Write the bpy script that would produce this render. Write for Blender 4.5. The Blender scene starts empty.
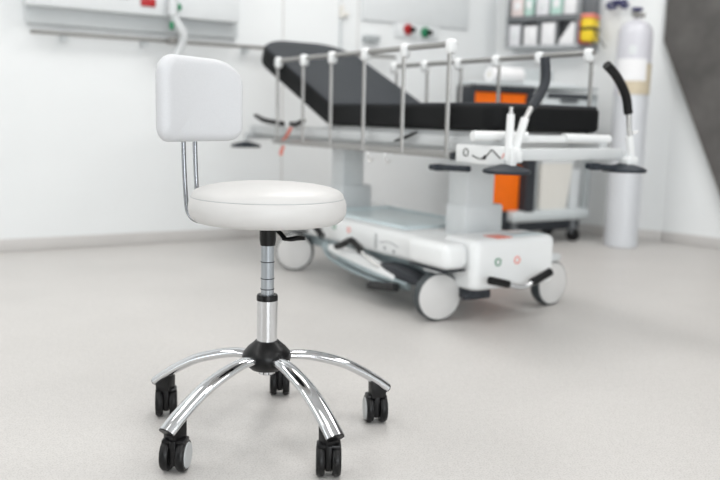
import bpy, bmesh, math, random
from mathutils import Vector, Matrix
random.seed(7)
SC = bpy.context.scene
COL = SC.collection
PI = math.pi

# ------------------------------------------------------------------ materials
def mat(name, col, rough=.5, metal=0., coat=0., spec=.5, noise=0., nscale=40., bump=0., bscale=200., emit=None, sheen=0.):
    m = bpy.data.materials.new(name); m.use_nodes = True
    nt = m.node_tree; b = nt.nodes['Principled BSDF']
    b.inputs['Base Color'].default_value = (*col, 1)
    b.inputs['Roughness'].default_value = rough
    b.inputs['Metallic'].default_value = metal
    b.inputs['Coat Weight'].default_value = coat
    b.inputs['Specular IOR Level'].default_value = spec
    b.inputs['Sheen Weight'].default_value = sheen
    tc = nt.nodes.new('ShaderNodeTexCoord')
    if noise:
        n = nt.nodes.new('ShaderNodeTexNoise'); n.inputs['Scale'].default_value = nscale; n.inputs['Detail'].default_value = 5
        nt.links.new(tc.outputs['Object'], n.inputs['Vector'])
        r = nt.nodes.new('ShaderNodeValToRGB')
        r.color_ramp.elements[0].position = .3; r.color_ramp.elements[1].position = .7
        r.color_ramp.elements[0].color = (*[c*(1-noise) for c in col], 1)
        r.color_ramp.elements[1].color = (*[min(1, c*(1+noise)) for c in col], 1)
        nt.links.new(n.outputs['Fac'], r.inputs['Fac']); nt.links.new(r.outputs['Color'], b.inputs['Base Color'])
    if bump:
        n2 = nt.nodes.new('ShaderNodeTexNoise'); n2.inputs['Scale'].default_value = bscale; n2.inputs['Detail'].default_value = 3
        nt.links.new(tc.outputs['Object'], n2.inputs['Vector'])
        bp = nt.nodes.new('ShaderNodeBump'); bp.inputs['Strength'].default_value = bump; bp.inputs['Distance'].default_value = .002
        nt.links.new(n2.outputs['Fac'], bp.inputs['Height']); nt.links.new(bp.outputs['Normal'], b.inputs['Normal'])
    if emit:
        b.inputs['Emission Color'].default_value = (*emit[:3], 1); b.inputs['Emission Strength'].default_value = emit[3]
    return m

def floor_mat():
    m = bpy.data.materials.new('speckled_vinyl'); m.use_nodes = True
    nt = m.node_tree; b = nt.nodes['Principled BSDF']
    tc = nt.nodes.new('ShaderNodeTexCoord')
    def ramp(node, p0, c0, p1, c1):
        r = nt.nodes.new('ShaderNodeValToRGB'); e = r.color_ramp.elements
        e[0].position = p0; e[0].color = (*c0, 1); e[1].position = p1; e[1].color = (*c1, 1)
        nt.links.new(node, r.inputs['Fac']); return r.outputs['Color']
    n1 = nt.nodes.new('ShaderNodeTexNoise'); n1.inputs['Scale'].default_value = 260; n1.inputs['Detail'].default_value = 2
    n2 = nt.nodes.new('ShaderNodeTexNoise'); n2.inputs['Scale'].default_value = 2.2; n2.inputs['Detail'].default_value = 6
    n3 = nt.nodes.new('ShaderNodeTexNoise'); n3.inputs['Scale'].default_value = 60; n3.inputs['Detail'].default_value = 3
    for n in (n1, n2, n3): nt.links.new(tc.outputs['Object'], n.inputs['Vector'])
    c1 = ramp(n1.outputs['Fac'], .36, (.53, .512, .492), .52, (.64, .622, .602))
    c2 = ramp(n2.outputs['Fac'], .3, (.93, .93, .93), .7, (1, 1, 1))
    c3 = ramp(n3.outputs['Fac'], .35, (.955, .955, .955), .6, (1, 1, 1))
    def mul(a, c):
        x = nt.nodes.new('ShaderNodeMix'); x.data_type = 'RGBA'; x.blend_type = 'MULTIPLY'; x.inputs['Factor'].default_value = 1
        nt.links.new(a, x.inputs['A']); nt.links.new(c, x.inputs['B']); return x.outputs['Result']
    nt.links.new(mul(mul(c1, c2), c3), b.inputs['Base Color'])
    b.inputs['Roughness'].default_value = .42
    b.inputs['Specular IOR Level'].default_value = .4
    bp = nt.nodes.new('ShaderNodeBump'); bp.inputs['Strength'].default_value = .08; bp.inputs['Distance'].default_value = .001
    nt.links.new(n1.outputs['Fac'], bp.inputs['Height']); nt.links.new(bp.outputs['Normal'], b.inputs['Normal'])
    return m

M = dict(
    wall=mat('white_wall_paint', (.84, .86, .865), .5, noise=.010, nscale=3),
    ceil=mat('ceiling_paint', (.82, .82, .82), .8, noise=.01, nscale=6),
    floor=floor_mat(),
    base=mat('grey_baseboard', (.60, .585, .57), .5, noise=.02, nscale=8),
    concrete=mat('grey_concrete', (.105, .10, .096), .85, noise=.22, nscale=7, bump=.4, bscale=60),
    vinyl=mat('white_vinyl', (.64, .632, .62), .42, bump=.05, bscale=500, noise=.01, nscale=30),
    fabric=mat('white_backrest_cloth', (.66, .67, .69), .6, bump=.25, bscale=700, noise=.02, nscale=300),
    chrome=mat('chrome', (.69, .70, .715), .06, metal=1., noise=.01, nscale=8),
    steel=mat('brushed_steel', (.62, .62, .61), .32, metal=1., noise=.03, nscale=50),
    rodsteel=mat('dark_steel_rod', (.34, .35, .37), .22, metal=1., noise=.03, nscale=50),
    warmsteel=mat('satin_aluminium', (.37, .365, .355), .38, metal=.7, noise=.03, nscale=50),
    greyshaft=mat('grey_steel_shaft', (.42, .45, .48), .28, metal=.7, noise=.02, nscale=60),
    black=mat('black_plastic', (.006, .006, .0065), .34, spec=.3, noise=.1, nscale=40),
    rubber=mat('black_rubber', (.02, .02, .021), .65, noise=.1, nscale=60),
    hubgrey=mat('grey_cap', (.46, .475, .48), .4, noise=.02, nscale=50),
    pad=mat('charcoal_mattress_vinyl', (.023, .027, .033), .55, spec=.3, noise=.05, nscale=12, bump=.1, bscale=90),
    padside=mat('black_mattress_side', (.004, .0044, .005), .6, spec=.2, noise=.08, nscale=30),
    bedwhite=mat('white_bed_enamel', (.86, .875, .875), .35, noise=.01, nscale=9),
    bedgrey=mat('pale_grey_bed_enamel', (.62, .64, .645), .4, noise=.015, nscale=9),
    column=mat('column_aluminium', (.70, .725, .735), .45, metal=.2, noise=.02, nscale=14),
    tray=mat('pale_aqua_tray', (.66, .75, .77), .3, noise=.03, nscale=8),
    disc=mat('wheel_disc_grey', (.66, .655, .645), .4, noise=.015, nscale=20),
    tyre=mat('dark_grey_tyre', (.055, .065, .07), .6, noise=.08, nscale=40),
    bumper=mat('slate_bumper', (.022, .028, .037), .55, spec=.3, noise=.06, nscale=30),
    under=mat('underframe_steel', (.36, .43, .45), .4, metal=.4, noise=.06, nscale=20),
    dark=mat('dark_grey_plastic', (.032, .036, .043), .5, spec=.35, noise=.06, nscale=30),
    green=mat('green_plastic', (.02, .22, .10), .45, noise=.05, nscale=40),
    red=mat('red_plastic', (.42, .012, .015), .4, noise=.05, nscale=40),
    pink=mat('salmon_red_plastic', (.85, .26, .20), .45, noise=.04, nscale=30),
    orange=mat('orange_plastic', (.93, .17, .006), .5, spec=.3, noise=.04, nscale=20),
    yellow=mat('yellow_plastic', (.86, .62, .02), .5, noise=.05, nscale=30),
    rack=mat('grey_rack_metal', (.44, .46, .475), .5, metal=.3, noise=.05, nscale=30),
    rackdark=mat('dark_rack_metal', (.16, .17, .18), .5, noise=.05, nscale=30),
    card=mat('white_card', (.80, .80, .83), .65, noise=.02, nscale=30),
    mint=mat('pale_mint_card', (.50, .70, .63), .6, noise=.03, nscale=30),
    rose=mat('pale_rose_card', (.80, .70, .68), .6, noise=.03, nscale=30),
    cart=mat('pale_grey_cart', (.56, .60, .61), .4, noise=.02, nscale=12),
    cartmid=mat('mid_grey_cart', (.40, .43, .44), .45, noise=.02, nscale=12),
    bucket=mat('ivory_plastic', (.77, .75, .70), .5, noise=.015, nscale=12),
    paper=mat('white_paper', (.86, .86, .87), .75, noise=.01, nscale=30),
    lilac=mat('cylinder_white_lacquer', (.66, .68, .71), .3, noise=.012, nscale=8),
    lower=mat('cylinder_shoulder_lacquer', (.63, .63, .675), .3, noise=.012, nscale=8),
    beige=mat('beige_sleeve', (.62, .54, .40), .6, noise=.05, nscale=15),
    navy=mat('navy_plastic', (.03, .032, .12), .45, noise=.06, nscale=40),
    sash=mat('service_panel_white', (.74, .765, .775), .42, noise=.012, nscale=10),
    recess=mat('service_panel_grey', (.64, .67, .68), .45, noise=.015, nscale=10),
    rail=mat('grey_wall_rail', (.24, .235, .225), .4, metal=.3, noise=.04, nscale=30),
    ink=mat('black_print', (.03, .03, .03), .6, noise=.05, nscale=30),
)

# ------------------------------------------------------------------ mesh helpers
def V(*a): return Vector(a)
def quad_strip(bm, rings, closed=True, caps=(True, True)):
    for a, b in zip(rings[:-1], rings[1:]):
        n = len(a)
        for i in range(n if closed else n-1):
            j = (i+1) % n
            try: bm.faces.new((a[i], a[j], b[j], b[i]))
            except ValueError: pass
    if caps[0]: bm.faces.new(list(reversed(rings[0])))
    if caps[1]: bm.faces.new(rings[-1])

def box(bm, x0, x1, y0, y1, z0, z1, bev=0., seg=2, m=None):
    t = bmesh.new()
    bmesh.ops.create_cube(t, size=1)
    for v in t.verts:
        v.co = V(x0+(v.co.x+.5)*(x1-x0), y0+(v.co.y+.5)*(y1-y0), z0+(v.co.z+.5)*(z1-z0))
    if bev: bmesh.ops.bevel(t, geom=list(t.edges), offset=min(bev, .49*min(abs(x1-x0), abs(y1-y0), abs(z1-z0))), segments=seg, profile=.5, affect='EDGES')
    if m is not None: bmesh.ops.transform(t, matrix=m, verts=t.verts)
    merge(bm, t)

def merge(bm, t):
    me = bpy.data.meshes.new('tmp'); t.to_mesh(me); t.free(); bm.from_mesh(me); bpy.data.meshes.remove(me)

def frame_for(d):
    d = d.normalized(); up = V(0, 0, 1) if abs(d.z) < .93 else V(1, 0, 0)
    s = d.cross(up).normalized(); return s, s.cross(d).normalized()

def spline(pts, n=6):
    pts = [Vector(p) for p in pts]
    if len(pts) < 3: return pts
    P = [pts[0]*2-pts[1]]+pts+[pts[-1]*2-pts[-2]]
    out = []
    for i in range(1, len(P)-2):
        a, b, c, d = P[i-1:i+3]
        for k in range(n):
            t = k/n
            out.append(.5*((2*b)+(c-a)*t+(2*a-5*b+4*c-d)*t*t+(3*b-a-3*c+d)*t**3))
    out.append(pts[-1]); return out

def tube(bm, pts, r, seg=12, smooth=6, r2=None, rs=None):
    """r along side, r2 along 'up' of the section (flat oval); rs = list of multipliers"""
    P = spline(pts, smooth) if smooth else [Vector(p) for p in pts]
    r2 = r2 or r; rings = []; N = len(P)
    s_prev = None
    for i, p in enumerate(P):
        d = (P[min(i+1, N-1)]-P[max(i-1, 0)])
        s, u = frame_for(d)
        if s_prev is not None:
            dn = d.normalized(); s = (s_prev-dn*s_prev.dot(dn))
            s = s.normalized() if s.length > 1e-6 else frame_for(d)[0]
            u = s.cross(dn).normalized()
        s_prev = s
        k = 1.
        if rs:
            f = i/(N-1)*(len(rs)-1); a = int(min(f, len(rs)-2)); k = rs[a]+(rs[a+1]-rs[a])*(f-a)
        rings.append([bm.verts.new(p+s*math.cos(t*2*PI/seg)*r*k+u*math.sin(t*2*PI/seg)*r2*k) for t in range(seg)])
    quad_strip(bm, rings)

def cyl(bm, p0, p1, r0, r1=None, seg=24):
    tube(bm, [p0, p1], r0, seg, 0, rs=[1., (r1/r0) if r1 is not None else 1.])

def lathe(bm, prof, c=(0, 0, 0), axis=(0, 0, 1), seg=40):
    """prof: list of (r, h) along axis"""
    c = Vector(c); ax = Vector(axis).normalized(); s, u = frame_for(ax) if abs(ax.z) < .93 else (V(1, 0, 0), V(0, 1, 0))
    if abs(ax.z) >= .93 and ax.z < 0: u = -u
    rings = [[bm.verts.new(c+ax*h+s*math.cos(t*2*PI/seg)*max(r, 1e-4)+u*math.sin(t*2*PI/seg)*max(r, 1e-4)) for t in range(seg)] for r, h in prof]
    quad_strip(bm, rings)

def prism(bm, poly, y0, y1, swap='xz', bev=0.):
    """polygon in xz (swap='xz', extruded along y), xy (along z) or yz (along x)"""
    t = bmesh.new()
    def pt(a, b, d): return {'xz': V(a, d, b), 'xy': V(a, b, d), 'yz': V(d, a, b)}[swap]
    r0 = [t.verts.new(pt(a, b, y0)) for a, b in poly]; r1 = [t.verts.new(pt(a, b, y1)) for a, b in poly]
    quad_strip(t, [r0, r1])
    bmesh.ops.recalc_face_normals(t, faces=t.faces)
    if bev: bmesh.ops.bevel(t, geom=list(t.edges), offset=bev, segments=2, profile=.5, affect='EDGES')
    merge(bm, t)

def torus(bm, c, axis, R, r, seg=40, rs=10):
    c = Vector(c); ax = Vector(axis).normalized(); s, u = frame_for(ax)
    rings = []
    for i in range(seg):
        a = i*2*PI/seg; d = s*math.cos(a)+u*math.sin(a)
        rings.append([bm.verts.new(c+d*(R+r*math.cos(k*2*PI/rs))+ax*r*math.sin(k*2*PI/rs)) for k in range(rs)])
    quad_strip(bm, rings+[rings[0]], caps=(False, False))

def rrect(w, h, r, n=8):
    """rounded rectangle outline centred on 0"""
    out = []
    for cx, cy, a0 in ((w/2-r, h/2-r, 0), (-w/2+r, h/2-r, PI/2), (-w/2+r, -h/2+r, PI), (w/2-r, -h/2+r, 1.5*PI)):
        for k in range(n+1):
            a = a0+k*PI/2/n; out.append((cx+r*math.cos(a), cy+r*math.sin(a)))
    return out

def pad(bm, w, l, r, th, bev=.02, r_a=None, dome=0., m=None):
    """cushion slab: outline rounded rect w x l, corner radius r at +y end, r_a at -y end, from z 0 to th"""
    r_a = r if r_a is None else r_a
    out = []
    n = 10
    for cx, cy, a0, q in ((w/2-r, l/2-r, 0, r), (-w/2+r, l/2-r, PI/2, r), (-w/2+r_a, -l/2+r_a, PI, r_a), (w/2-r_a, -l/2+r_a, 1.5*PI, r_a)):
        for k in range(n+1):
            a = a0+k*PI/2/n; out.append((cx+q*math.cos(a), cy+q*math.sin(a)))
    t = bmesh.new(); rings = []
    def ring(ins, z):
        rr = []
        for x, y in out:
            d = math.hypot(x, y)
            fx = (w/2-ins)/(w/2); fy = (l/2-ins)/(l/2)
            rr.append(t.verts.new((x*fx, y*fy, z)))
        rings.append(rr)
    for k in range(5):
        a = k/4*PI/2; ring(bev*(1-math.sin(a)), bev*(1-math.cos(a)))
    for k in range(5):
        a = k/4*PI/2; ring(bev*(1-math.cos(a)), th-bev+bev*math.sin(a))
    for f in (.85, .6, .3):
        rr = [t.verts.new((v.co.x*f, v.co.y*f, th+dome*(1-f*f))) for v in rings[9]]; rings.append(rr)
    quad_strip(t, rings)
    if m is not None: bmesh.ops.transform(t, matrix=m, verts=t.verts)
    merge(bm, t)

def obj(name, bm, m, parent=None, loc=None, sharp=38):
    bmesh.ops.remove_doubles(bm, verts=bm.verts, dist=1e-6)
    bmesh.ops.recalc_face_normals(bm, faces=bm.faces)
    for f in bm.faces: f.smooth = True
    for e in bm.edges:
        e.smooth = not (len(e.link_faces) == 2 and e.calc_face_angle(0) > math.radians(sharp))
    me = bpy.data.meshes.new(name); bm.to_mesh(me); bm.free()
    me.materials.append(M[m] if isinstance(m, str) else m)
    o = bpy.data.objects.new(name, me); COL.objects.link(o)
    if parent: o.parent = parent
    if loc: o.location = loc
    return o
def part(name, m, parent, fn, *a, label=None, **k):
    bm = bmesh.new(); fn(bm, *a, **k); o = obj(name, bm, m, parent)
    if label: o['label'] = label
    return o
def thing(name, label, cat, loc=(0, 0, 0), rz=0., group=None):
    o = bpy.data.objects.new(name, None); COL.objects.link(o)
    o.empty_display_size = .1
    o.location = loc; o.rotation_euler = (0, 0, rz); tag(o, label, cat, group); return o
def tag(o, label, cat, group=None):
    o['label'] = label; o['category'] = cat
    if group: o['group'] = group
    return o
def struct(name, m, fn, *a, loc=None, rz=0., **k):
    bm = bmesh.new(); fn(bm, *a, **k); o = obj(name, bm, m); o['kind'] = 'structure'
    if loc: o.location = loc
    o.rotation_euler = (0, 0, rz); return o

# ------------------------------------------------------------------ the room
LYAW = math.atan(.6); LO = V(-1.84, 4.10, 0)
BYAW = math.atan2(-.645, 1.003); BO = V(.90, 5.74, 0); BLEN = math.hypot(1.003, .645)
RYAW = math.atan2(-.257, .262); RO = V(1.903, 5.095, 0)
HT = 2.75
lx, ly = math.cos(LYAW), math.sin(LYAW)
L0 = -2.6; LEND = 3.195                 # left wall runs from t=L0 to the corner
RLEN = 3.6
PL = LO+V(lx, ly, 0)*L0                 # left end of left wall
PR = RO+V(math.cos(RYAW), math.sin(RYAW), 0)*RLEN
YF = -3.2
def slab_poly(bm, z0, z1, g=.0):
    poly = [(PL.x-.3, YF-.2), (PR.x+.3, YF-.2), (PR.x+.3, PR.y+.3), (RO.x+.3, RO.y+.3), (BO.x+.1, BO.y+.45), (PL.x-.3, PL.y+.3)]
    prism(bm, poly, z0, z1, 'xy')
struct('floor', 'floor', slab_poly, -.1, 0)
struct('ceiling', 'ceil', slab_poly, HT, HT+.1)
struct('wall_left', 'wall', box, L0-.2, LEND+.05, 0, .14, 0, HT, loc=LO, rz=LYAW)
struct('wall_back', 'wall', box, -.05, BLEN, 0, .14, 0, HT, loc=BO, rz=BYAW)
struct('wall_right', 'wall', box, 0, RLEN+.2, 0, .14, 0, HT, loc=RO, rz=RYAW)
struct('wall_side_left', 'wall', box, PL.x-.14, PL.x, YF, PL.y+.1, 0, HT)  # unseen side wall without a window; an added fill panel hangs before it
struct('wall_door_side', 'wall', box, PR.x, PR.x+.14, YF, PR.y+.1, 0, HT)
struct('wall_front', 'concrete', box, PL.x-.14, PR.x+.14, YF-.14, YF, 0, HT)  # unseen wall; dark finish chosen to give the chrome dark reflections
struct('baseboard_left', 'base', box, L0, LEND-.012, -.012, 0, 0, .066, bev=.004, loc=LO, rz=LYAW)
struct('baseboard_back', 'base', box, .006, BLEN-.002, -.012, 0, 0, .066, bev=.004, loc=BO, rz=BYAW)
struct('baseboard_right', 'base', box, 0, RLEN-.05, -.012, 0, 0, .066, bev=.004, loc=RO, rz=RYAW)
# grey concrete element with a slanted edge over the right wall
struct('wall_right_concrete', 'concrete', prism, [(-.062, HT), (-.062, 1.235), (.343, .354), (.50, .0), (3.2, .0), (3.2, HT)], -.05, -.013, 'xz', loc=RO, rz=RYAW)
# thin cladding seams of the left wall
for k, t in enumerate((1.581, 2.091)):
    struct('trim_%d' % (k+1), 'base', box, t-.003, t+.003, -.003, 0, .066, HT, loc=LO, rz=LYAW)

# ------------------------------------------------------------------ the stool
SX, SY = -.2058, 1.7959
st = thing('swivel_stool', 'white upholstered swivel stool with small backrest on a chrome five-star castor base', 'stool', (SX, SY, 0))
def seat_bm(bm):
    pr = [(.03, .490), (.145, .490), (.160, .493), (.169, .499), (.1745, .509), (.1765, .520), (.1755, .533), (.1725, .543),
          (.1705, .5455), (.1700, .5462), (.1705, .5468), (.168, .554), (.160, .561), (.145, .5668), (.12, .572), (.08, .5765), (.04, .5785), (.0, .579)]
    lathe(bm, [(r*.988, z) for r, z in pr], seg=96)
seat = part('seat', 'vinyl', st, seat_bm)
part('seam', 'hubgrey', seat, torus, (0, 0, .5462), (0, 0, 1), .1681, .0010, 96, 6, label='grey stitched seam round the seat')
def plate(bm):
    lathe(bm, [(.0, .484), (.085, .484), (.085, .491), (.0, .491)], seg=32); box(bm, -.05, .05, -.03, .03, .478, .488, .004)
part('seat_plate', 'black', st, plate)
# backrest
ang = math.radians(150); RD = V(math.cos(ang), math.sin(ang), 0); TD = V(.5, .866, 0); BC = RD*.2
def bl(t, q, z): return BC+TD*t+RD*q+V(0, 0, z)       # t sideways, q outwards from the seat
def backrest_bm(bm):
    W, Hh, th = .270, .190, .044; zc = .756; tc = -.013
    out = []
    for cx, cy, a0, rx, ry in ((1, 1, 0, .082, .056), (-1, 1, PI/2, .06, .040), (-1, -1, PI, .036, .03), (1, -1, 1.5*PI, .036, .03)):
        for k in range(10):
            a = a0+k*PI/18; out.append((cx*(W/2-rx)+rx*math.cos(a), cy*(Hh/2-ry)+ry*math.sin(a)))
    t = bmesh.new(); rings = []
    def put(ins, q):
        rings.append([(x*(1-2*ins/W), y*(1-2*ins/Hh), q) for x, y in out])
    b = .021
    for f in (.0, .25, .5, .7, .86): rings.append([(x*f*.86, y*f*.8, th/2+.001) for x, y in out])
    for k in range(6):
        a = k/5*PI/2; put(b*(1-math.sin(a)), th/2-b+b*math.cos(a))
    for k in range(6):
        a = k/5*PI/2; put(b*(1-math.cos(a)), -th/2+b-b*math.sin(a))
    for f in (.86, .7, .5, .25, .0): rings.append([(x*f*.86, y*f*.8, -th/2-.005*(1-f*f)) for x, y in out])
    Rg = [[t.verts.new(bl(tc+x, q+.002-1.35*x*x, zc+y)) for x, y, q in rr] for rr in rings]
    quad_strip(t, Rg, caps=(False, False)); bmesh.ops.remove_doubles(t, verts=t.verts, dist=1e-5); merge(bm, t)
part('backrest', 'fabric', st, backrest_bm)
for t in (-.045, -.0065):
    p = lambda q, z, tt=t: bl(tt, q, z)
    pts = [p(.006, .74), p(.006, .66), p(.004, .60), p(.001, .55), p(-.003, .512), p(-.012, .493), p(-.03, .483), p(-.07, .4815), p(-.14, .4815)]
    part('backrest_rod', 'rodsteel', st, tube, pts, .0052, 10, 5)
# column
part('collar', 'black', st, lathe, [(.0, .486), (.0185, .486), (.0185, .450), (.0165, .437), (.0, .437)], seg=32)
def shaft(bm):
    lathe(bm, [(.0145, .30), (.0145, .445)], seg=32)
sh = part('shaft', 'greyshaft', st, shaft)
for z in (.40, .362, .338): part('shaft_ring', 'dark', sh, torus, (0, 0, z), (0, 0, 1), .0147, .0011, 32, 6)
part('column_collar', 'black', st, lathe, [(.0, .325), (.0225, .325), (.024, .321), (.024, .312), (.0, .312)], seg=32)
part('column', 'chrome', st, lathe, [(.0, .314), (.0232, .314), (.0232, .205), (.0, .205)], seg=48)
def hub(bm):
    lathe(bm, [(0, .219), (.026, .219), (.030, .215), (.043, .204), (.053, .192), (.056, .182), (.053, .172), (.046, .162), (.036, .153), (.0, .151)], seg=48)
part('hub', 'black', st, hub)
part('hub_cap', 'chrome', st, lathe, [(0, .153), (.019, .153), (.019, .142), (.014, .139), (0, .139)], seg=24)
def lever(bm):
    tube(bm, [(.012, -.01, .481), (.03, -.03, .470), (.044, -.05, .459)], .005, 8, 4)
    tube(bm, [(.038, -.05, .459), (.056, -.055, .4605), (.074, -.06, .464), (.088, -.062, .464)], .0095, 12, 4, r2=.0055, rs=[.5, 1, 1.05, .8])
part('lever', 'black', st, lever, label='black height lever under the seat')
TH = 1.5543
for k in range(5):
    a = TH-k*2*PI/5; d = V(math.cos(a), math.sin(a), 0)
    P = lambda r, z: d*r+V(0, 0, z)
    def leg_bm(bm):
        tube(bm, [P(.035, .180), P(.075, .181), P(.12, .173), P(.18, .154), P(.228, .129), P(.264, .106), P(.290, .0865)], .0205, 20, 6, r2=.0115, rs=[.85, .92, 1, 1, 1.02, 1.05])
    lg = part('leg', 'chrome', st, leg_bm)
    part('end_cap', 'black', lg, tube, [P(.284, .0913), P(.2918, .0851)], .0205, 20, 0, r2=.0112)
    # castor
    cc = d*.266; al = math.radians([5, 10, 3, -5, 12][k])
    axd = V(math.cos(al), math.sin(al), 0); fw = V(-math.sin(al), math.cos(al), 0)
    w0 = cc+fw*(.006 if k in (1, 4) else -.004)
    bm = bmesh.new()
    prism(bm, [(.250, .064), (.285, .064), (.287, .086), (.268, .100), (.249, .112)], -.016, .016, 'xz', .003)
    bmesh.ops.rotate(bm, verts=bm.verts, matrix=Matrix.Rotation(a, 3, 'Z'))
    mtx = Matrix.Translation(w0)@Matrix.Rotation(al, 4, 'Z')
    box(bm, -.0069, .0069, -.022, .022, .016, .070, .003, m=mtx)
    box(bm, -.025, .025, -.017, .017, .060, .070, .004, m=mtx)
    cs = obj('castor', bm, 'black', st)
    for s in (-1, 1):
        w = w0+axd*s*.0165+V(0, 0, .034)
        def wheel(bm):
            lathe(bm, [(0, -.0095), (.022, -.0095), (.031, -.0085), (.034, -.0045), (.034, .0045), (.031, .0085), (.022, .0095), (0, .0095)], w, axd, seg=36)
        part('wheel', 'black', cs, wheel)
        if (k == 3 and s == 1) or (k == 1 and s == -1):
            part('wheel_cap', 'hubgrey', cs, lathe, [(0, .0), (.027, .0), (.0255, .0025), (0, .0035)], w+axd*s*.0087, axd*s, seg=32, label='pale grey castor cap')

# ------------------------------------------------------------------ the hospital stretcher (local x across, y towards the head)
BED = thing('hospital_stretcher', 'white hospital stretcher trolley with raised charcoal backrest and metal side rails', 'stretcher', (.2997, 2.8259, 0), .5748)
TILT = math.radians(23.0)
def mattress_flat(bm):
    pad(bm, .545, 1.10, .02, .092, .018, r_a=.06, m=Matrix.Translation((.325, .39, .690)))
fl = part('mattress', 'padside', BED, mattress_flat)
HB = V(.325, .925, .690)
mb = Matrix.Translation(HB)@Matrix.Rotation(TILT, 4, 'X')
def mattress_head(bm):
    pad(bm, .545, .875, .19, .092, .016, r_a=.015, m=mb@Matrix.Translation((0, .4375, 0)))
hd = part('backrest_mattress', 'padside', BED, mattress_head)
def head_cover(bm):
    pad(bm, .528, .85, .183, .012, .005, r_a=.015, m=mb@Matrix.Translation((0, .4375, .0835)))
part('mattress_cover', 'pad', hd, head_cover, label='charcoal top of the raised backrest')
part('mattress_cover', 'pad', fl, lambda bm: pad(bm, .53, 1.08, .02, .012, .005, r_a=.05, m=Matrix.Translation((.325, .39, .774))))
def head_board(bm):
    box(bm, -.24, .24, .02, .78, -.022, -.002, .006, m=mb)
part('backrest_panel', 'bedwhite', BED, head_board)
def deck(bm):
    box(bm, .075, .115, -.20, 1.78, .628, .672, .006); box(bm, .535, .575, -.20, 1.78, .628, .672, .006)
    for y in (-.05, .45, .93, 1.35, 1.74): box(bm, .1, .55, y, y+.04, .632, .668, .004)
    box(bm, .085, .565, -.08, .92, .668, .689, .004)
    box(bm, .12, .53, .02, 1.4, .606, .632, .006)
part('deck_frame', 'bedgrey', BED, deck)
def endbar(bm):
    tube(bm, [(-.03, -.155, .675), (.18, -.185, .676)], .017, 12, 0); tube(bm, [(.36, -.185, .672), (.59, -.185, .668)], .017, 12, 0)
    box(bm, .15, .40, -.19, -.16, .655, .680, .005)
part('end_bar', 'bedwhite', BED, endbar)
def cross(bm):
    box(bm, .06, .56, -.285, -.245, .600, .640, .007)
    box(bm, .075, .115, -.27, .1, .606, .640, .006); box(bm, .53, .565, -.27, .1, .606, .640, .006)
part('foot_crossbar', 'bedgrey', BED, cross)
part('head_crossbar', 'bedgrey', BED, lambda bm: box(bm, .05, .58, 1.74, 1.78, .600, .640, .007))
sp = part('symbol_panel', 'bedwhite', BED, lambda bm: box(bm, .024, .05, -.285, -.005, .580, .644, .006))
def symb(bm):
    X, U = .0232, .017
    torus(bm, (X, -.062, .600+U), (1, 0, 0), .0125, .0019, 24, 6)
    tube(bm, [(X, -.095, .592+U), (X, -.125, .583+U), (X, -.15, .582+U), (X, -.165, .5845+U)], .0021, 6, 4)
    tube(bm, [(X, -.155, .582+U), (X, -.19, .614+U), (X, -.195, .614+U), (X, -.235, .588+U)], .0021, 6, 0)
    prism(bm, [(-.14, .582+U), (-.162, .598+U), (-.164, .582+U)], X-.001, X+.002, 'yz')
part('patient_symbol', 'ink', sp, symb, label='printed reclining patient symbol')
part('red_mark', 'pink', sp, tube, [(.0232, -.243, .607), (.0232, -.252, .623)], .0021, 6, 0)
# side rails
POSTY = [.064, .335, .608, .870, 1.120, 1.375]
def rail(x, sgn, ys, y0, y1):
    r = part('side_rail', 'warmsteel', BED, lambda bm: (tube(bm, [(x, y0, .988), (x, y1, .988)], .0105, 10, 0), tube(bm, [(x, y1, .988), (x, y1+.012, .976)], .0105, 10, 0)),)
    part('bottom_rail', 'warmsteel', r, lambda bm: box(bm, x-.013, x+.013, y0-.02, y1+.03, .590, .616, .004))
    for y in ys:
        part('post', 'warmsteel', r, lambda bm: tube(bm, [(x-sgn*.012, y-.004, .594), (x-sgn*.012, y, .98)], .0095, 10, 0, r2=.006))
        part('knuckle', 'bedwhite', r, lambda bm: box(bm, x-.024, x+.012, y-.017, y+.017, .952, 1.004, .012, 3))
    part('end_stop', 'dark', r, lambda bm: box(bm, x-.016, x+.016, y0-.035, y0-.01, .586, .612, .005))
    return r
rail(.048, 1, POSTY, .05, 1.39)
rail(.632, -1, [-.035, .222, .478, .733, .985, 1.24], -.055, 1.26)
# small hooks below the near rail
for y in (.555, .433):
    part('rail_hook', 'steel', BED, tube, [(.03, y, .592), (.028, y-.004, .57), (.028, y-.02, .552), (.028, y-.035, .562)], .004, 8, 4)
# bumpers, side levers
for x, y in ((.035, -.255), (.565, -.285), (.035, 1.73), (.56, 1.70)):
    b = part('corner_bumper', 'bumper', BED, lathe, [(0, .558), (.074, .558), (.078, .562), (.078, .568), (.07, .573), (.02, .588), (0, .589)], (x, y, 0), seg=40)
    part('bumper_stem', 'bedgrey', b, cyl, (x, y, .586), (x, y, .63), .012, .012, 16)
def bar(bm, a, b, r=.011):
    tube(bm, [a, b], r, 10, 0); 
    m = Vector(a).lerp(Vector(b), .22); lathe(bm, [(0, -.012), (.017, -.012), (.017, .012), (0, .012)], m, (0, 0, 1), 16)
part('release_lever', 'bumper', BED, bar, (.02, .125, .556), (.02, -.085, .562))
part('release_lever', 'bumper', BED, bar, (.36, -.30, .582), (.53, -.295, .572))
part('backrest_lever', 'black', BED, tube, [(.06, .41, .638), (.05, .34, .652), (.06, .27, .676)], .012, 10, 4, r2=.006, rs=[.6, 1.1, .6])
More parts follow.
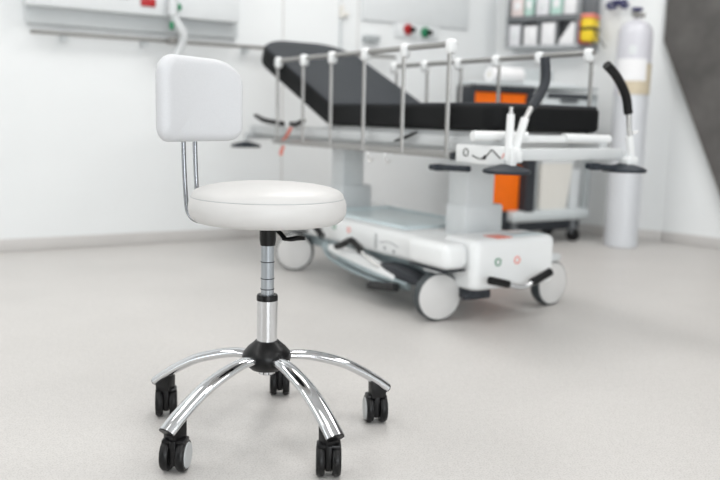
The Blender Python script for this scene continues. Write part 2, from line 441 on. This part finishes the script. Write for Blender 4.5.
# push handles at the foot end
def handle(pts_tube, pts_metal, pts_grip, clip):
    h = part('push_handle', 'bedwhite', BED, lambda bm: tube(bm, pts_tube, .0135, 14, 0))
    part('ferrule', 'steel', h, lambda bm: (tube(bm, pts_metal, .0095, 12, 0), tube(bm, [Vector(pts_metal[0])+V(.004, 0, .014), Vector(pts_metal[0])+V(.03, -.01, .02)], .0035, 8, 0)) if clip else tube(bm, pts_metal, .0095, 12, 0))
    part('grip', 'black' if clip else 'dark', h, lambda bm: tube(bm, pts_grip, .0155, 16, 5), label='black foam handle grip')
handle([(.052, -.26, .600), (.098, -.26, .736)], [(.094, -.26, .725), (.130, -.26, .782)], [(.124, -.26, .772), (.163, -.26, .820), (.180, -.26, .865), (.171, -.26, .934)], False)
handle([(.588, -.30, .583), (.562, -.30, .685)], [(.564, -.30, .68), (.549, -.30, .775)], [(.549, -.30, .762), (.527, -.30, .827), (.474, -.30, .886), (.421, -.30, .922)], True)
part('handle_base', 'bedwhite', BED, lambda bm: box(bm, .03, .08, -.285, -.235, .592, .64, .01))
part('handle_base', 'bedwhite', BED, lambda bm: box(bm, .55, .605, -.315, -.27, .582, .612, .006))
ps = part('pole_socket', 'bedwhite', BED, lambda bm: cyl(bm, (.033, -.26, .60), (.036, -.26, .748), .0135, .0125, 16))
part('pole_tip', 'steel', ps, lambda bm: lathe(bm, [(.008, 0), (.008, .012), (.0055, .013), (.0055, .019), (.007, .02), (.007, .026), (0, .027)], (.036, -.26, .744), seg=16))
# push handles at the head end, folded down
for x in (.06, .58):
    part('folded_handle', 'black', BED, tube, [(x, 1.67, .724), (x, 1.58, .703), (x, 1.50, .695), (x, 1.36, .687)], .0135, 12, 5, rs=[.7, 1, 1, .9])
part('tilt_handle', 'black', BED, tube, [(.06, 1.275, .688), (.06, 1.22, .688), (.06, 1.155, .705)], .0125, 10, 4)
def strap(bm):
    tube(bm, [(.012, 1.185, .672), (.008, 1.205, .645), (.006, 1.225, .625), (.004, 1.25, .612)], .012, 8, 5, r2=.003)
    tube(bm, [(.004, 1.245, .582), (.003, 1.262, .56), (.004, 1.27, .54)], .010, 8, 4, r2=.004)
part('red_strap', 'pink', BED, strap, label='red webbing strap on the side rail')
# columns
def col(bm, x0, x1, y0, y1, z0, zs, z1):
    box(bm, x0, x1, y0, y1, z0, zs, .010); box(bm, x0+.004, x1-.045, y0+.004, y1-.006, zs-.01, z1, .010)
part('lift_column', 'column', BED, col, .215, .405, .150, .275, .27, .405, .632)
part('lift_column', 'column', BED, col, .235, .405, 1.08, 1.20, .27, .405, .632)
# base shroud
def shroud(bm):
    box(bm, .045, .50, .02, 1.24, .180, .288, .022, 3)
sd = part('base_cover', 'bedwhite', BED, shroud)
def footcover(bm):
    pad(bm, .405, .19, .03, .185, .022, r_a=.035, m=Matrix.Translation((.2885, .035, .122)))
fc = part('foot_cover', 'bedwhite', BED, footcover)
part('green_ring', 'green', fc, torus, (.197, -.0605, .224), (0, 1, 0), .0125, .0026, 24, 8, label='green ring symbol on the foot cover')
part('red_ring', 'pink', fc, torus, (.290, -.0605, .225), (0, 1, 0), .0125, .0026, 24, 8, label='red ring symbol on the foot cover')
part('red_label', 'pink', fc, lambda bm: box(bm, .20, .275, -.045, .03, .306, .309, .001), label='salmon red sticker on top of the foot cover')
part('aqua_label', 'tray', fc, lambda bm: box(bm, .30, .46, -.03, .05, .306, .309, .001))
for x0, x1, ys in ((-.025, .085, (-.035, 1.06)), (.49, .60, (1.06,))):
    for y0 in ys:
        part('fender', 'bedwhite', BED, lambda bm: box(bm, x0, x1, y0, y0+.235, .200, .296, .03, 4))
        part('fender_lip', 'dark', BED, lambda bm: box(bm, x0+.006, x1-.006, y0+.01, y0+.225, .194, .201, .003))
part('base_tray', 'tray', BED, lambda bm: (box(bm, .12, .48, .40, 1.04, .284, .292, .004), box(bm, .105, .125, .39, 1.05, .284, .302, .006), box(bm, .475, .495, .39, 1.05, .284, .302, .006), box(bm, .105, .495, .385, .405, .284, .302, .006), box(bm, .105, .495, 1.04, 1.06, .284, .302, .006)), label='pale aqua storage tray on the base')
def marks(bm):
    X = .0435
    tube(bm, [(X, .47, .230), (X, .43, .238), (X, .39, .238), (X, .345, .227)], .0022, 6, 4)
    for y, z in ((.435, .212), (.372, .207)): lathe(bm, [(0, -.002), (.008, -.002), (.008, .002), (0, .002)], (X, y, z), (1, 0, 0), 12)
    box(bm, X-.002, X+.004, .494, .506, .2, .262, .001)
part('side_print', 'hubgrey', sd, marks)
part('green_mark', 'green', sd, torus, (.0442, .83, .25), (1, 0, 0), .011, .0022, 20, 6)
part('red_mark', 'pink', sd, torus, (.0442, .71, .25), (1, 0, 0), .011, .0022, 20, 6)
def underframe(bm):
    box(bm, .09, .47, .08, 1.2, .125, .185, .01)
    tube(bm, [(.02, .86, .175), (.01, .80, .15), (.0, .5, .115), (.01, .22, .105)], .012, 10, 5)
    tube(bm, [(.03, .90, .16), (.02, .80, .11), (.01, .5, .085), (.03, .24, .085)], .010, 10, 5)
    box(bm, .02, .07, .30, .78, .095, .118, .006)
part('underframe', 'under', BED, underframe)
part('pedal_plate', 'bedwhite', BED, lambda bm: prism(bm, [(.80, .178), (.55, .168), (.30, .128), (.30, .10), (.60, .120), (.80, .152)], -.005, .05, 'yz', .006))
part('pedal_housing', 'dark', BED, lambda bm: prism(bm, [(.41, .160), (.30, .160), (.155, .142), (.155, .11), (.33, .11), (.36, .13)], .0, .08, 'yz', .006))
part('foot_end_mechanism', 'dark', BED, lambda bm: (box(bm, .10, .20, -.03, .06, .085, .13, .008), cyl(bm, (.075, -.02, .10), (.14, -.03, .10), .012, .012, 12)))
# pedals
pd = part('foot_pedal', 'chrome', BED, tube, [(.17, -.115, .162), (.215, -.125, .146), (.255, -.13, .139), (.30, -.125, .146), (.33, -.115, .160)], .0085, 12, 5)
part('pedal_arm', 'steel', pd, tube, [(.255, -.13, .139), (.255, -.05, .145)], .008, 10, 0)
part('pedal_grip', 'black', pd, tube, [(.108, -.12, .176), (.195, -.12, .154)], .0145, 12, 0)
part('pedal_grip', 'black', pd, tube, [(.312, -.12, .150), (.402, -.12, .183)], .0155, 12, 0)
pd2 = part('side_pedal', 'steel', BED, tube, [(.06, .60, .19), (-.01, .60, .224), (-.02, .51, .193), (-.01, .43, .155), (.03, .36, .12)], .007, 10, 4)
part('pedal_grip', 'black', pd2, tube, [(-.02, .70, .184), (-.022, .65, .200), (-.02, .60, .222), (-.02, .57, .222), (-.02, .51, .192)], .0145, 12, 5)
pd3 = part('side_pedal', 'steel', BED, tube, [(.06, .95, .22), (-.02, .90, .25), (-.02, .82, .21)], .007, 10, 4)
part('pedal_grip', 'black', pd3, tube, [(-.02, .895, .25), (-.02, .822, .211)], .0145, 12, 0)
pd4 = part('brake_pedal', 'steel', BED, tube, [(.05, .30, .12), (-.01, .33, .085), (-.02, .40, .075)], .008, 10, 4)
part('pedal_grip', 'rubber', pd4, tube, [(-.02, .44, .066), (-.02, .26, .09)], .017, 12, 0)
# bed castors
def bed_wheel(x, y, ang):
    w = V(x, y, .0905); ax = V(math.cos(ang), math.sin(ang), 0)
    cs = part('castor', 'bedgrey', BED, lambda bm: box(bm, x-.035, x+.035, y-.03, y+.05, .178, .21, .01))
    part('tyre', 'tyre', cs, lathe, [(.078, -.021), (.086, -.021), (.0900, -.012), (.0905, 0), (.0900, .012), (.086, .021), (.078, .021)], w, ax, seg=56)
    for s in (-1, 1):
        part('wheel_disc', 'disc', cs, lathe, [(0, .0), (.0835, .0), (.082, .004), (.06, .009), (0, .011)], w+ax*s*.0195, ax*s, seg=48)
bed_wheel(.03, .072, math.radians(-90+22-32.9))
bed_wheel(.597, .072, math.radians(-90+38-32.9))
bed_wheel(.03, 1.165, math.radians(-90-2-32.9))
bed_wheel(.585, 1.165, math.radians(-90+10-32.9))

# ------------------------------------------------------------------ left wall services
U = thing('service_panel', 'long white bed-head service panel with a red socket above the left wall rail', 'wall panel', LO+V(lx, ly, 0)*.0+V(0, 0, 0), LYAW)
part('body', 'recess', U, lambda bm: box(bm, .155, 1.285, -.045, -.0005, 1.150, 1.50, .012))
fa = part('fascia', 'sash', U, lambda bm: box(bm, .145, 1.262, -.12, -.044, 1.231, 1.50, .008))
part('red_socket', 'red', U, lambda bm: box(bm, .708, .786, -.130, -.118, 1.272, 1.315, .004), label='red socket block on the panel face')
part('green_socket', 'green', U, lambda bm: lathe(bm, [(0, 0), (.02, 0), (.02, .012), (.014, .016), (0, .016)], (.905, -.119, 1.283), (0, -1, 0), 20))
part('grey_socket', 'rail', U, lambda bm: (box(bm, .585, .612, -.124, -.118, 1.300, 1.325, .003), box(bm, .622, .648, -.124, -.118, 1.300, 1.325, .003)))
WR = thing('wall_rail', 'long thin grey equipment rail fixed along the left wall', 'rail', LO, LYAW)
part('bar', 'rail', WR, lambda bm: box(bm, .172, 2.34, -.066, -.054, 1.099, 1.118, .002))
for t in (.337, .75, 1.33, 2.0):
    part('bracket', 'recess', WR, lambda bm: box(bm, t-.016, t+.016, -.056, -.0005, 1.076, 1.106, .004))
HO = thing('gas_hose', 'white gas hose and plug hanging from the panel by the green socket', 'hose', LO, LYAW)
part('hose', 'sash', HO, tube, [(.872, -.15, 1.33), (.868, -.15, 1.25), (.90, -.14, 1.19), (.935, -.125, 1.14), (.925, -.10, 1.08), (.90, -.09, 1.03)], .022, 12, 6, rs=[.8, .9, 1.1, 1.1, 1, .8])
part('plug', 'column', HO, tube, [(.868, -.155, 1.33), (.866, -.155, 1.235)], .026, 14, 0)
part('clip', 'green', HO, lambda bm: box(bm, .848, .868, -.175, -.15, 1.16, 1.20, .004))
part('bracket', 'rail', HO, lambda bm: (box(bm, .86, .905, -.12, -.068, 1.09, 1.125, .004),))
PP = thing('wall_pipe', 'thin white vertical pipe with brass fitting on the wall above the raised backrest', 'pipe', LO, LYAW)
part('pipe', 'recess', PP, cyl, (1.965, -.014, .95), (1.965, -.014, 1.31), .009, .009, 14)
part('fitting', 'bucket', PP, lambda bm: (cyl(bm, (1.965, -.018, 1.325), (1.965, -.018, 1.40), .014, .014, 14), box(bm, 1.96, 2.01, -.03, -.0005, 1.335, 1.36, .004)))
part('conduit', 'sash', PP, lambda bm: box(bm, 1.957, 1.973, -.008, -.0005, 1.40, 1.9, .002))
U2 = thing('outlet_panel', 'white wall panel with red and green outlets behind the stretcher rails', 'wall panel', LO, LYAW)
part('body', 'sash', U2, lambda bm: box(bm, 2.11, 2.94, -.016, -.0005, 1.325, 1.62, .006))
part('mounting_plate', 'sash', U2, lambda bm: box(bm, 2.36, 2.70, -.014, -.0005, 1.24, 1.33, .006))
for t, c in ((2.455, 'red'), (2.588, 'green')):
    z = 1.292 if c == 'red' else 1.283
    o = part('outlet', c, U2, lathe, [(0, 0), (.034, 0), (.034, .012), (.028, .02), (.018, .022), (0, .022)], (t, -.013, z), (0, -1, 0), 24, label=c+' round gas outlet')
    part('valve', 'black', o, lambda bm: box(bm, t+.0, t+.032, -.064, -.024, z-.018, z+.012, .006))
part('grey_box', 'cartmid', U2, lambda bm: box(bm, 2.125, 2.235, -.04, -.0005, 1.195, 1.235, .005))

# ------------------------------------------------------------------ rack on the back wall
RK = thing('wall_rack', 'grey metal two-row rack of cartons on the back wall', 'rack', BO, BYAW)
X0, X1, D0, D1 = .140, .625, -.165, -.03
part('back_plate', 'rack', RK, lambda bm: box(bm, X0, X1+.09, D1, -.0005, 1.20, 1.62, .004))
part('bottom_shelf', 'rack', RK, lambda bm: box(bm, X0, X1, D0, D1, 1.200, 1.212, .003))
part('middle_shelf', 'rackdark', RK, lambda bm: box(bm, X0, X1+.09, D0, D1, 1.372, 1.408, .004))
part('lip', 'rack', RK, lambda bm: box(bm, X0, X1, D0-.004, D0, 1.200, 1.222, .002))
for x in (X0, X1-.004): part('side_panel', 'rack', RK, lambda bm: box(bm, x-.004, x+.008, D0, D1, 1.205, 1.62, .002))
part('end_post', 'rackdark', RK, lambda bm: box(bm, X1+.01, X1+.085, -.12, D1, 1.41, 1.62, .004))
for z0, zz in ((1.212, 1.37),):
    for x in (.248, .3655, .483): part('divider', 'rackdark', RK, lambda bm: box(bm, x-.005, x+.005, D0+.004, D1, z0, zz, .001))
def bpos(t, z): 
    return BO+V(math.cos(BYAW), math.sin(BYAW), 0)*t+V(0, 0, z)
def carton(name, t0, t1, z0, z1, m, lab, grp, slot='rackdark'):
    w = t1-t0
    r = thing(name, lab, 'carton', bpos((t0+t1)/2, z0), BYAW, grp)
    part('body', m, r, lambda bm: box(bm, -w/2, w/2, D0+.014, D1-.02, 0, z1-z0, .005))
    part('opening', 'paper' if m != 'card' else 'sash', r, lambda bm: box(bm, -w*.28, w*.28, D0+.011, D0+.018, (z1-z0)*.35, (z1-z0)*.75, .003))
    return r
low = [(.156, .236, 1.355, 'card', 'white glove carton at the left end of the lower rack row'),
       (.260, .352, 1.345, 'paper', 'plain white carton second from left in the lower rack row'),
       (.379, .473, 1.362, 'paper', 'tallest white carton third in the lower rack row')]
for t0, t1, z1, m, lab in low: carton('carton', t0, t1, 1.2125, z1, m, lab, 'cartons in the lower rack row')
# slanted-top carton
r = thing('carton', 'white carton with a slanted cut top beside the yellow and red bag', 'carton', bpos(.548, 1.2125), BYAW, 'cartons in the lower rack row')
part('body', 'paper', r, prism, [(-.05, 0), (.052, 0), (.052, .148), (.03, .148), (-.05, .035)], D0+.016, D1-.02, 'xz', .004)
up = [(.166, .246, 1.53, 'rose', 'pale rose carton at the left end of the upper rack row'),
      (.257, .314, 1.54, 'mint', 'narrow mint green carton second in the upper rack row'),
      (.336, .420, 1.52, 'card', 'white carton in the middle of the upper rack row'),
      (.432, .507, 1.54, 'mint', 'wider mint green carton fourth in the upper rack row'),
      (.519, .603, 1.53, 'paper', 'white carton at the right end of the upper rack row')]
for t0, t1, z1, m, lab in up: carton('carton', t0, t1, 1.4085, z1, m, lab, 'cartons in the upper rack row')
YB = thing('rescue_bag', 'yellow and red bag with black straps hanging at the right end of the rack', 'bag', bpos(.672, 1.225), BYAW)
part('red_back', 'red', YB, lambda bm: box(bm, -.048, .02, -.165, -.04, 0, .15, .012))
part('yellow_front', 'yellow', YB, lambda bm: box(bm, -.024, .056, -.19, -.05, .008, .152, .018, 3))
part('red_lid', 'pink', YB, lambda bm: box(bm, -.03, .062, -.19, -.05, .150, .178, .014, 3))
part('belt', 'black', YB, lambda bm: box(bm, -.03, .062, -.195, -.045, .078, .096, .004))
for dx, dz in ((.105, -.045), (.06, -.06)):
    part('strap', 'dark', YB, tube, [(.045, -.15, .088 if dx > .1 else .05), (.075 if dx > .1 else .055, -.15, .04 if dx > .1 else 0), (.13 if dx > .1 else .085, -.14, -.03 if dx > .1 else -.06)], .010, 8, 4, r2=.003)
HK = thing('wall_hook', 'dark navy double hook on the back wall above the gas cylinder', 'hook', bpos(.80, 1.44), BYAW)
part('plate', 'navy', HK, lambda bm: box(bm, -.01, .075, -.022, -.0005, .03, .06, .004))
part('hook', 'navy', HK, tube, [(-.005, -.02, .045), (-.03, -.05, .03), (-.02, -.06, .008), (.01, -.055, .004), (.02, -.05, .02)], .011, 10, 4)
part('hook', 'navy', HK, tube, [(.06, -.02, .045), (.055, -.05, .03), (.065, -.06, .008), (.085, -.055, .006), (.095, -.05, .03)], .010, 10, 4)

# ------------------------------------------------------------------ gas cylinder
GC = thing('gas_cylinder', 'tall white gas cylinder standing by the right wall', 'gas cylinder', (1.57, 4.86, 0))
part('body', 'lilac', GC, lathe, [(0, 0), (.092, 0), (.098, .006), (.098, .90), (.0, .90)], seg=48)
part('shoulder', 'lower', GC, lathe, [(0, .895), (.0985, .895), (.0985, 1.235), (.096, 1.258), (.088, 1.283), (.072, 1.303), (.048, 1.317), (.029, 1.323), (.026, 1.33), (0, 1.33)], seg=48)
vl = part('valve', 'rail', GC, lambda bm: (cyl(bm, (0, 0, 1.33), (0, 0, 1.375), .018, .016, 16), cyl(bm, (-.03, 0, 1.36), (.045, -.01, 1.352), .012, .014, 14)))
part('hand_wheel', 'navy', vl, lathe, [(0, 1.375), (.03, 1.377), (.034, 1.385), (.03, 1.395), (0, 1.398)], seg=20)
def sleeve(bm):
    t = [bm.verts for _ in ()]
    rings = []
    for z in (.90, 1.075):
        rings.append([bm.verts.new((math.cos(a)*.1005, math.sin(a)*.1005, z)) for a in [math.radians(-150+k*10) for k in range(22)]])
    outer = []
    for z in (.90, 1.075):
        outer.append([bm.verts.new((math.cos(a)*.1025, math.sin(a)*.1025, z)) for a in [math.radians(-150+k*10) for k in range(22)]])
    quad_strip(bm, rings, False, (False, False)); quad_strip(bm, outer, False, (False, False))
    for a, b in ((rings[0], outer[0]), (rings[1], outer[1])): quad_strip(bm, [a, b], False, (False, False))
part('beige_sleeve', 'beige', GC, sleeve, label='beige band round the cylinder')
def sheet(bm):
    r1 = []; r2 = []
    for rr, lst in ((.1035, r1), (.105, r2)):
        for z in (.975, 1.10):
            lst.append([bm.verts.new((math.cos(a)*rr, math.sin(a)*rr, z)) for a in [math.radians(-165+k*8.5) for k in range(13)]])
    quad_strip(bm, r1, False, (False, False)); quad_strip(bm, r2, False, (False, False))
    for k in (0, 1): quad_strip(bm, [r1[k], r2[k]], False, (False, False))
part('paper_label', 'paper', GC, sheet, label='white paper sheet on the cylinder')
part('printed_label', 'column', GC, lambda bm: [bm.faces.new([bm.verts.new((math.cos(math.radians(a))*.0992, math.sin(math.radians(a))*.0992, z)) for a, z in q]) for q in [((-125+k*6, 1.125), (-119+k*6, 1.125), (-119+k*6, 1.175), (-125+k*6, 1.175)) for k in range(4)]])

# ------------------------------------------------------------------ treatment cart (front plane at local y=0, x along it)
CYAW = math.atan(.6)
CT = thing('medical_cart', 'pale grey medical cart with dark bin frame and castors behind the stretcher', 'cart', (.60, 4.54, 0), CYAW)
part('base_shelf', 'cart', CT, lambda bm: box(bm, .335, .965, -.005, .36, .138, .205, .022, 3))
part('under_shelf_shade', 'dark', CT, lambda bm: box(bm, .345, .93, .05, .35, .075, .14, .01))  # dark block standing in for the shade beneath the shelf
part('base_frame', 'dark', CT, lambda bm: box(bm, .20, .34, .05, .20, .095, .205, .01))
for x, m in ((.495, 'cart'), (.935, 'cartmid')):
    part('post', m, CT, lambda bm: box(bm, x, x+.035, .02, .06, .20, .80, .005))
part('side_frame', 'dark', CT, lambda bm: box(bm, .425, .500, .0, .34, .198, .80, .006))
part('back_panel', 'cartmid', CT, lambda bm: box(bm, .40, .96, .345, .36, .19, .80, .004))
cab = part('drawer_cabinet', 'cartmid', CT, lambda bm: box(bm, .45, .965, .0, .36, .775, .905, .005))
part('drawer', 'dark', cab, lambda bm: box(bm, .55, .90, -.012, .0, .870, .896, .003))
d2 = part('drawer', 'cart', cab, lambda bm: box(bm, .47, .95, -.012, .0, .785, .862, .004))
part('handle', 'dark', d2, lambda bm: box(bm, .64, .78, -.022, -.011, .845, .860, .003))
part('bin_frame', 'dark', CT, lambda bm: (box(bm, .0, .45, .0, .21, .79, .812, .004), box(bm, .0, .45, .14, .15, .80, .92, .004), box(bm, .0, .018, .0, .15, .80, .915, .004), box(bm, .40, .45, .0, .15, .80, .925, .004), box(bm, .0, .45, -.004, .012, .889, .925, .004)))
part('bracket', 'cartmid', CT, lambda bm: box(bm, .25, .45, .20, .215, .19, .80, .004))
part('top_shelf', 'cart', CT, lambda bm: (box(bm, .0, .45, .0, .15, .922, .940, .006), box(bm, .44, .965, .0, .36, .922, .940, .006)))
part('rear_screen', 'cart', CT, lambda bm: box(bm, .44, .90, .32, .34, .94, 1.05, .005))
part('tilted_top', 'sash', CT, lambda bm: box(bm, .42, .90, .10, .34, .94, .965, .006))
for x, y in ((.385, .05), (.86, .045), (.40, .31), (.90, .31)):
    c = part('castor', 'rackdark', CT, lambda bm: (cyl(bm, (x, y, .06), (x, y, .152), .02, .024, 14), box(bm, x-.022, x+.022, y-.02, y+.02, .05, .10, .006)))
    part('wheel', 'black', c, lathe, [(0, -.014), (.036, -.014), (.042, -.009), (.042, .009), (.036, .014), (0, .014)], (x, y-.012, .0425), (.9, .43, 0), seg=28)
for x, y in ((.26, .1), (.30, .17)):
    part('castor', 'black', CT, cyl, (x-.012, y, .0485), (x+.022, y, .0485), .048, .048, 24)
cx_, sx_ = math.cos(CYAW), math.sin(CYAW)
def cpos(x, y, z): return V(.60+x*cx_-y*sx_, 4.54+x*sx_+y*cx_, z)
def bin_thing(lab, x0, x1, y0, y1, z0, z1, name='storage_bin', grp=None):
    o = thing(name, lab, 'bin', cpos((x0+x1)/2, (y0+y1)/2, z0), CYAW, grp)
    w, d, h = x1-x0, y1-y0, z1-z0
    def tub(bm):
        th = .006
        box(bm, -w/2, w/2, -d/2, d/2, 0, th, .002)
        box(bm, -w/2, w/2, -d/2, -d/2+th, 0, h, .002); box(bm, -w/2, w/2, d/2-th, d/2, 0, h, .002)
        box(bm, -w/2, -w/2+th, -d/2, d/2, 0, h, .002); box(bm, w/2-th, w/2, -d/2, d/2, 0, h, .002)
    part('tub', 'orange', o, tub)
    part('rim', 'orange', o, lambda bm: (box(bm, -w/2-.004, w/2+.004, -d/2-.005, -d/2, h-.014, h, .002), ))
    return o
bin_thing('orange drawer bin at the left of the cart top frame', .022, .200, .014, .135, .8125, .885, grp='orange bins in the cart top frame')
bin_thing('orange drawer bin at the right of the cart top frame', .218, .396, .014, .135, .8125, .882, grp='orange bins in the cart top frame')
bin_thing('large orange bin standing low in the cart behind the lift column', .180, .420, .055, .19, .2058, .47)
BK = thing('white_container', 'ivory tapered container on the lower cart shelf', 'container', cpos(.70, .17, .2055), CYAW)
def taper(bm, w0, w1, d0, d1, h, bev=.02):
    t = bmesh.new(); rings = []
    for z, f in ((0, 0), (h, 1)):
        w = w0+(w1-w0)*f; d = d0+(d1-d0)*f
        rings.append([t.verts.new((x, y, z)) for x, y in rrect(w, d, bev, 5)])
    quad_strip(t, rings); merge(bm, t)
part('body', 'bucket', BK, taper, .23, .27, .24, .28, .28)
part('lid', 'sash', BK, lambda bm: box(bm, -.14, .14, -.145, .145, .278, .296, .008))
BJ = thing('white_jug', 'narrow white jug on the lower cart shelf beside the ivory container', 'jug', cpos(.893, .14, .2055), CYAW)
part('body', 'sash', BJ, taper, .075, .09, .14, .15, .24, .015)
part('cap', 'cartmid', BJ, cyl, (0, -.02, .24), (0, -.02, .27), .022, .02, 18)
PRL = thing('paper_roll', 'white paper roll lying on the cart top', 'paper roll', cpos(.285, .075, .9405), CYAW)
part('roll', 'paper', PRL, lathe, [(.018, -.115), (.044, -.115), (.046, -.112), (.046, .112), (.044, .115), (.018, .115)], (0, 0, .0465), (1, 0, 0), seg=36)
part('core', 'bucket', PRL, lathe, [(.0, -.116), (.018, -.116), (.018, .116), (.0, .116)], (0, 0, .0465), (1, 0, 0), seg=20)

# ------------------------------------------------------------------ light
def area(name, loc, size, size_y, power, rot=(0, 0, 0), col=(1, 1, 1)):
    l = bpy.data.lights.new(name, 'AREA'); l.shape = 'RECTANGLE'; l.size = size; l.size_y = size_y; l.energy = power; l.color = col
    o = bpy.data.objects.new(name, l); COL.objects.link(o); o.location = loc; o.rotation_euler = rot; return o
for x, y, p in ((-2.2, -1.6, 22), (.2, -1.6, 22), (2.4, -1.6, 22), (-2.2, .9, 26), (.2, .9, 20), (2.4, .9, 26), (-2.0, 2.6, 27), (.1, 3.6, 46), (2.0, 3.5, 38)):
    area('ceiling_lamp', (x, y, HT-.02),   .62, 1.24, p*.80, col=(1, .985, .965))
# added cool fill panels on the unseen left side and front walls
area('added_fill', (PL.x+.03, -.6, 1.45), 2.6, 1.6, 24, (0, -PI/2, 0), (.90, .96, 1.0))
area('added_fill', (1.6, YF+.03, 1.35), 3.0, 1.7, 155, (PI/2, 0, 0), (.93, .97, 1.0))  # added front fill for upright faces; no window in this wall
W = bpy.data.worlds.new('room_world'); SC.world = W; W.use_nodes = True
W.node_tree.nodes['Background'].inputs[0].default_value = (.9, .95, 1, 1); W.node_tree.nodes['Background'].inputs[1].default_value = .3

# ------------------------------------------------------------------ camera
cam = bpy.data.cameras.new('camera'); co = bpy.data.objects.new('camera', cam); COL.objects.link(co)
cam.sensor_width = 36; cam.lens = 813.7/720*36
co.matrix_world = Matrix.Translation((0, 0, .7226))@Matrix.Rotation(PI/2-.1484, 4, 'X')@Matrix.Rotation(.0253, 4, 'Z')
cam.dof.use_dof = True; cam.dof.focus_distance = 1.76; cam.dof.aperture_fstop = 2.2
cam.clip_start = .05
SC.camera = co
vs = SC.view_settings
vs.view_transform = 'Standard'; vs.look = 'None'; vs.gamma = 1; vs.use_curve_mapping = False; vs.exposure = -.42
